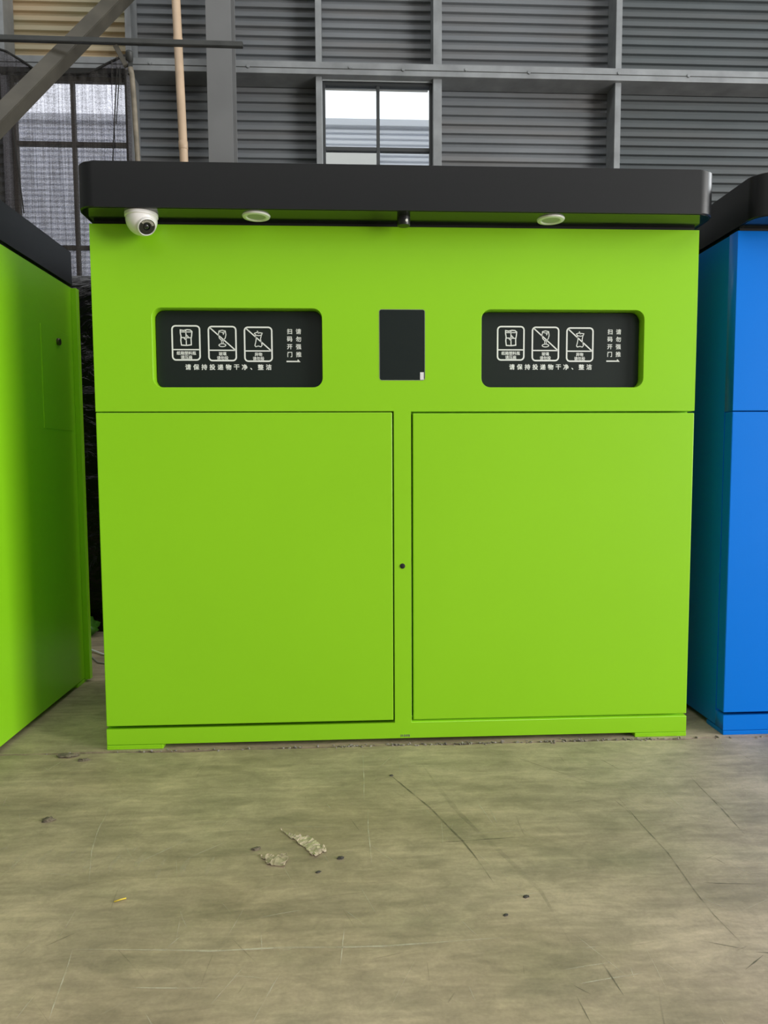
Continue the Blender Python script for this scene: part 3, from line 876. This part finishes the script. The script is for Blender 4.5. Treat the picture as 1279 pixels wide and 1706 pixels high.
c1 = tube('power_cable', [(-1.95, 1.30, .006), (-1.75, 1.36, .006), (-1.588, 1.325, .012), (-1.50, 1.25, .006), (-1.35, 1.17, .006), (-1.1, 1.2, .006)], .006, 'cable', None, 8)
tag(c1, 'white power cable on the floor in the gap between the green bins', 'cable')
c2 = tube('power_cable', [(-1.66, 1.22, .004), (-1.57, 1.245, .004), (-1.535, 1.20, .004), (-1.47, 1.10, .004), (-1.3, 1.02, .004)], .0045, 'cable2', None, 8)
tag(c2, 'thin grey-brown cable on the floor just in front of the white cable', 'cable')

# ------------------------------------------------------------------ column, pipe, braces by the back wall
col = thing('steel_column', 'wide grey steel column standing against the back wall', 'column', (-1.322, 4.27, 0))
box('flange', -.112, .112, -.12, -.106, 0, 7.6, 'column', col, .002)
box('flange', -.112, .112, .116, .130, 0, 7.6, 'column', col, .002)
box('web', -.006, .006, -.106, .116, 0, 7.6, 'column', col)
box('base_plate', -.16, .16, -.17, .17, 0, .02, 'column', col, .002)

def lerp(a, b, t): return Vector(a) + (Vector(b) - Vector(a)) * t
pt, pb = Vector((-1.633, 3.90, 4.963)), Vector((-1.599, 3.90, 3.633))
dirp = (pt - pb) / (pt.z - pb.z)
p0 = pb - dirp * pb.z; p1 = pt + dirp * 2.6
pp = thing('standing_pipe', 'tan plastic pipe rising in front of the back wall, leaning slightly', 'pipe', (0, 0, 0))
tube('pipe', [p0, lerp(p0, p1, .5), p1], .036, 'pipe', pp, 24)
for z in (4.62, 3.76, 5.3):
    q = p0 + dirp * z
    tube('coupling', [q - dirp * .035, q - dirp * .033, q + dirp * .033, q + dirp * .035], [.0365, .0392, .0392, .0365], 'pipe', pp, 24)

rl = beam('steel_rail', (-3.9, 3.60, 4.452), (-1.03, 3.60, 4.438), .042, .04, 'dark_steel')
tag(rl, 'thin dark horizontal steel rail crossing the tan pipe and the column', 'rail')
dg_ = beam('diagonal_brace', (-3.095, 2.87, 3.052), (-2.083, 4.39, 5.435), .125, .125, 'brace', None, .006)
tag(dg_, 'thick olive steel brace running diagonally across the top left corner', 'brace')
sb = beam('short_brace', (-2.066, 3.62, 4.42), (-1.985, 3.62, 4.262), .04, .04, 'brace', None, .003)
tag(sb, 'short sloping steel strut hanging below the dark rail near the net', 'strut')
st_ = thing('standing_tube', 'worn pale metal tube rising beside the right edge of the net', 'tube', (0, 0, 0))
tube('tube', [(-1.90, 3.62, 0), (-1.914, 3.62, 3.5), (-1.932, 3.62, 4.02), (-1.942, 3.62, 4.20), (-1.952, 3.62, 4.25)], .021, 'tube', st_, 16)
lathe('clamp', [(0, .05), (.022, .045), (.030, .03), (.030, -.02), (.024, -.03), (0, -.03)], 'dark_steel', st_, 16, (.2, -.6, .8), (-1.955, 3.61, 4.33))
beam('clamp_arm', (-1.950, 3.63, 4.33), (-1.962, 3.63, 4.20), .03, .03, 'dark_steel', st_, .003)

# ------------------------------------------------------------------ shade net in front of the left window
net = thing('shade_net', 'black shade net hung over the left window, sagging between its corners', 'net', (0, 0, 0))
top = [(-3.75, 4.80), (-3.31, 4.752), (-3.25, 4.735), (-3.12, 4.66), (-2.94, 4.54), (-2.73, 4.552), (-2.51, 4.567), (-2.35, 4.65), (-2.20, 4.722), (-2.155, 4.72)]
def top_z(x):
    for (xa, za), (xb, zb) in zip(top, top[1:]):
        if xa <= x <= xb: return za + (zb - za) * (x - xa) / (xb - xa)
    return top[-1][1]
bm = bmesh.new(); cols = []
NX, NZ = 120, 40
for i in range(NX + 1):
    x = -3.75 + (3.75 - 2.155) * i / NX
    zt = top_z(x); colv = []
    for j in range(NZ + 1):
        t = j / NZ
        z = zt + (2.2 - zt) * t
        fold = .012 * math.sin(x * 26 + 1.5 * math.sin(z * 2)) + .01 * math.sin(x * 61 + z * 1.3)
        near_r = max(0, 1 - abs(x + 2.30 + .04 * (4.6 - z)) / .10)
        yy = 4.30 + fold + .05 * math.sin(x * 120 + z * 4) * near_r
        colv.append(bm.verts.new((x + .012 * mnoise.noise(Vector((x * 3, z * 2, 0))) - .025 * t * (x + 2.9), yy, z)))
    cols.append(colv)
for a, b in zip(cols, cols[1:]):
    for j in range(NZ): bm.faces.new((a[j], a[j + 1], b[j + 1], b[j]))
obj('netting', bm, 'net', net, smooth=True)
tube('hem', [(x, 4.295, z - .006) for x, z in top], .011, 'net_hem', net, 8)
beam('batten', (-3.33, 4.33, 4.578), (-2.20, 4.33, 4.585), .05, .05, 'net_hem', net, .004)
beam('fold', (-2.262, 4.27, 4.60), (-2.37, 4.27, 3.2), .008, .01, 'net_hem', net, 0)
beam('fold', (-2.235, 4.27, 4.60), (-2.285, 4.27, 4.1), .006, .01, 'net_hem', net, 0)
beam('fold', (-3.23, 4.27, 4.3), (-3.14, 4.27, 3.3), .008, .01, 'net_hem', net, 0)

# ------------------------------------------------------------------ litter on the floor
def crumple(name, outline, z, material, label, cat, loc, rz, amp=.006, seed=1, group=None):
    bm = bmesh.new(); rg = random.Random(seed); jag = []
    for p, q in zip(outline, outline[1:] + outline[:1]):      # torn, ragged edge
        jag.append(p)
        for t in (.25, .5, .75):
            jag.append((p[0] + (q[0] - p[0]) * t + rg.uniform(-.0035, .0035), p[1] + (q[1] - p[1]) * t + rg.uniform(-.0035, .0035)))
    vs = [bm.verts.new((p[0], p[1], 0)) for p in jag]
    f = bm.faces.new(vs)
    bmesh.ops.triangulate(bm, faces=[f])
    bmesh.ops.subdivide_edges(bm, edges=list(bm.edges), cuts=2, use_grid_fill=True)
    for v in bm.verts:
        v.co.z = .0012 + amp * abs(mnoise.noise(Vector((v.co.x * 70 + seed, v.co.y * 70, seed)))) + amp * .6 * abs(mnoise.noise(Vector((v.co.x * 190, v.co.y * 190, seed))))
    r = bmesh.ops.extrude_face_region(bm, geom=list(bm.faces))
    for v in r['geom']:
        if isinstance(v, bmesh.types.BMVert): v.co.z -= .0011
    o = obj(name, bm, material)
    o.location = loc; o.rotation_euler = (0, 0, rz)
    return tag(o, label, cat, group)
crumple('tape_strip', [(-.084, .076), (-.078, .077), (-.066, .058), (-.048, .046), (-.022, .036), (-.004, .034), (.022, .006), (.048, -.030), (.050, -.048), (.036, -.046), (.022, -.066), (.006, -.050), (-.006, -.022), (-.030, .006), (-.046, .026), (-.056, .042), (-.074, .064)], 0, 'tape', 'crumpled strip of clear tape stuck to the floor, long and slanting', 'tape', (-.300, -.655, 0), 0, .009, 3)
crumple('paper_scrap', [(-.042, .022), (-.03, .014), (-.012, .018), (.008, .012), (.034, .018), (.038, -.004), (.032, -.036), (.004, -.030), (-.010, -.026), (-.018, -.008), (-.03, .004)], 0, 'paper', 'torn dirty paper scrap on the floor left of the tape strip', 'paper', (-.385, -.722, 0), 0, .008, 9)
def pebble(x, y, s, material, label, cat, sx=1.6, rz=0.3):
    bm = bmesh.new(); bmesh.ops.create_icosphere(bm, subdivisions=3, radius=1)
    for v in bm.verts:
        v.co *= 1 + .35 * mnoise.noise(v.co * 1.7 + Vector((x * 40, y * 40, 0))) + .45 * mnoise.noise(v.co * 4.5 + Vector((x * 40, y * 40, 5)))
        v.co = Vector((v.co.x * s * sx, v.co.y * s, max(-.35, v.co.z) * s * .6 + .21 * s))
    o = obj('pebble' if cat == 'pebble' else 'dirt_lump', bm, material)
    o.location = (x, y, 0); o.rotation_euler = (0, 0, rz)
    return tag(o, label, cat)
pebble(-.213, -.728, .0055, 'pebble', 'dark oval pebble right of the tape strip', 'pebble')
pebble(-.268, -.786, .0040, 'pebble', 'small dark pebble below the tape strip', 'pebble')
pebble(-.055, -.262, .0040, 'pebble', 'small dark pebble by the scuff line below the middle of the centre bin', 'pebble')
pebble(.222, -.912, .0045, 'pebble', 'dark pebble right of the floor centre, near a pale scratch', 'pebble')
pebble(.160, -.975, .0035, 'pebble', 'tiny dark pebble left of and nearer than its neighbour at right floor', 'pebble')
pebble(-1.049, -.489, .011, 'dirt', 'dark clod of dirt at the left of the floor', 'dirt', 1.5)
pebble(-1.17, -.545, .008, 'dirt', 'dark dirt clod on the floor at the left edge of the picture', 'dirt', 1.4)
pebble(-1.17, -.048, .014, 'dirt', 'broken dirt lump by the joint left of the centre bin foot', 'dirt', 2.6, .05)
pebble(-1.10, -.085, .009, 'dirt', 'small dirt lump below the broken lump at the joint', 'dirt', 2.2, .1)
pebble(-.435, -.672, .006, 'dirt', 'flat dark dirt speck left above the torn paper scrap', 'dirt', 2.0, .4)
sw = tube('straw', [(-.735, -.880, .0025), (-.722, -.874, .0035), (-.711, -.868, .0025)], .0017, 'straw', None, 6)
tag(sw, 'short bright yellow sliver lying on the floor at the left', 'straw')
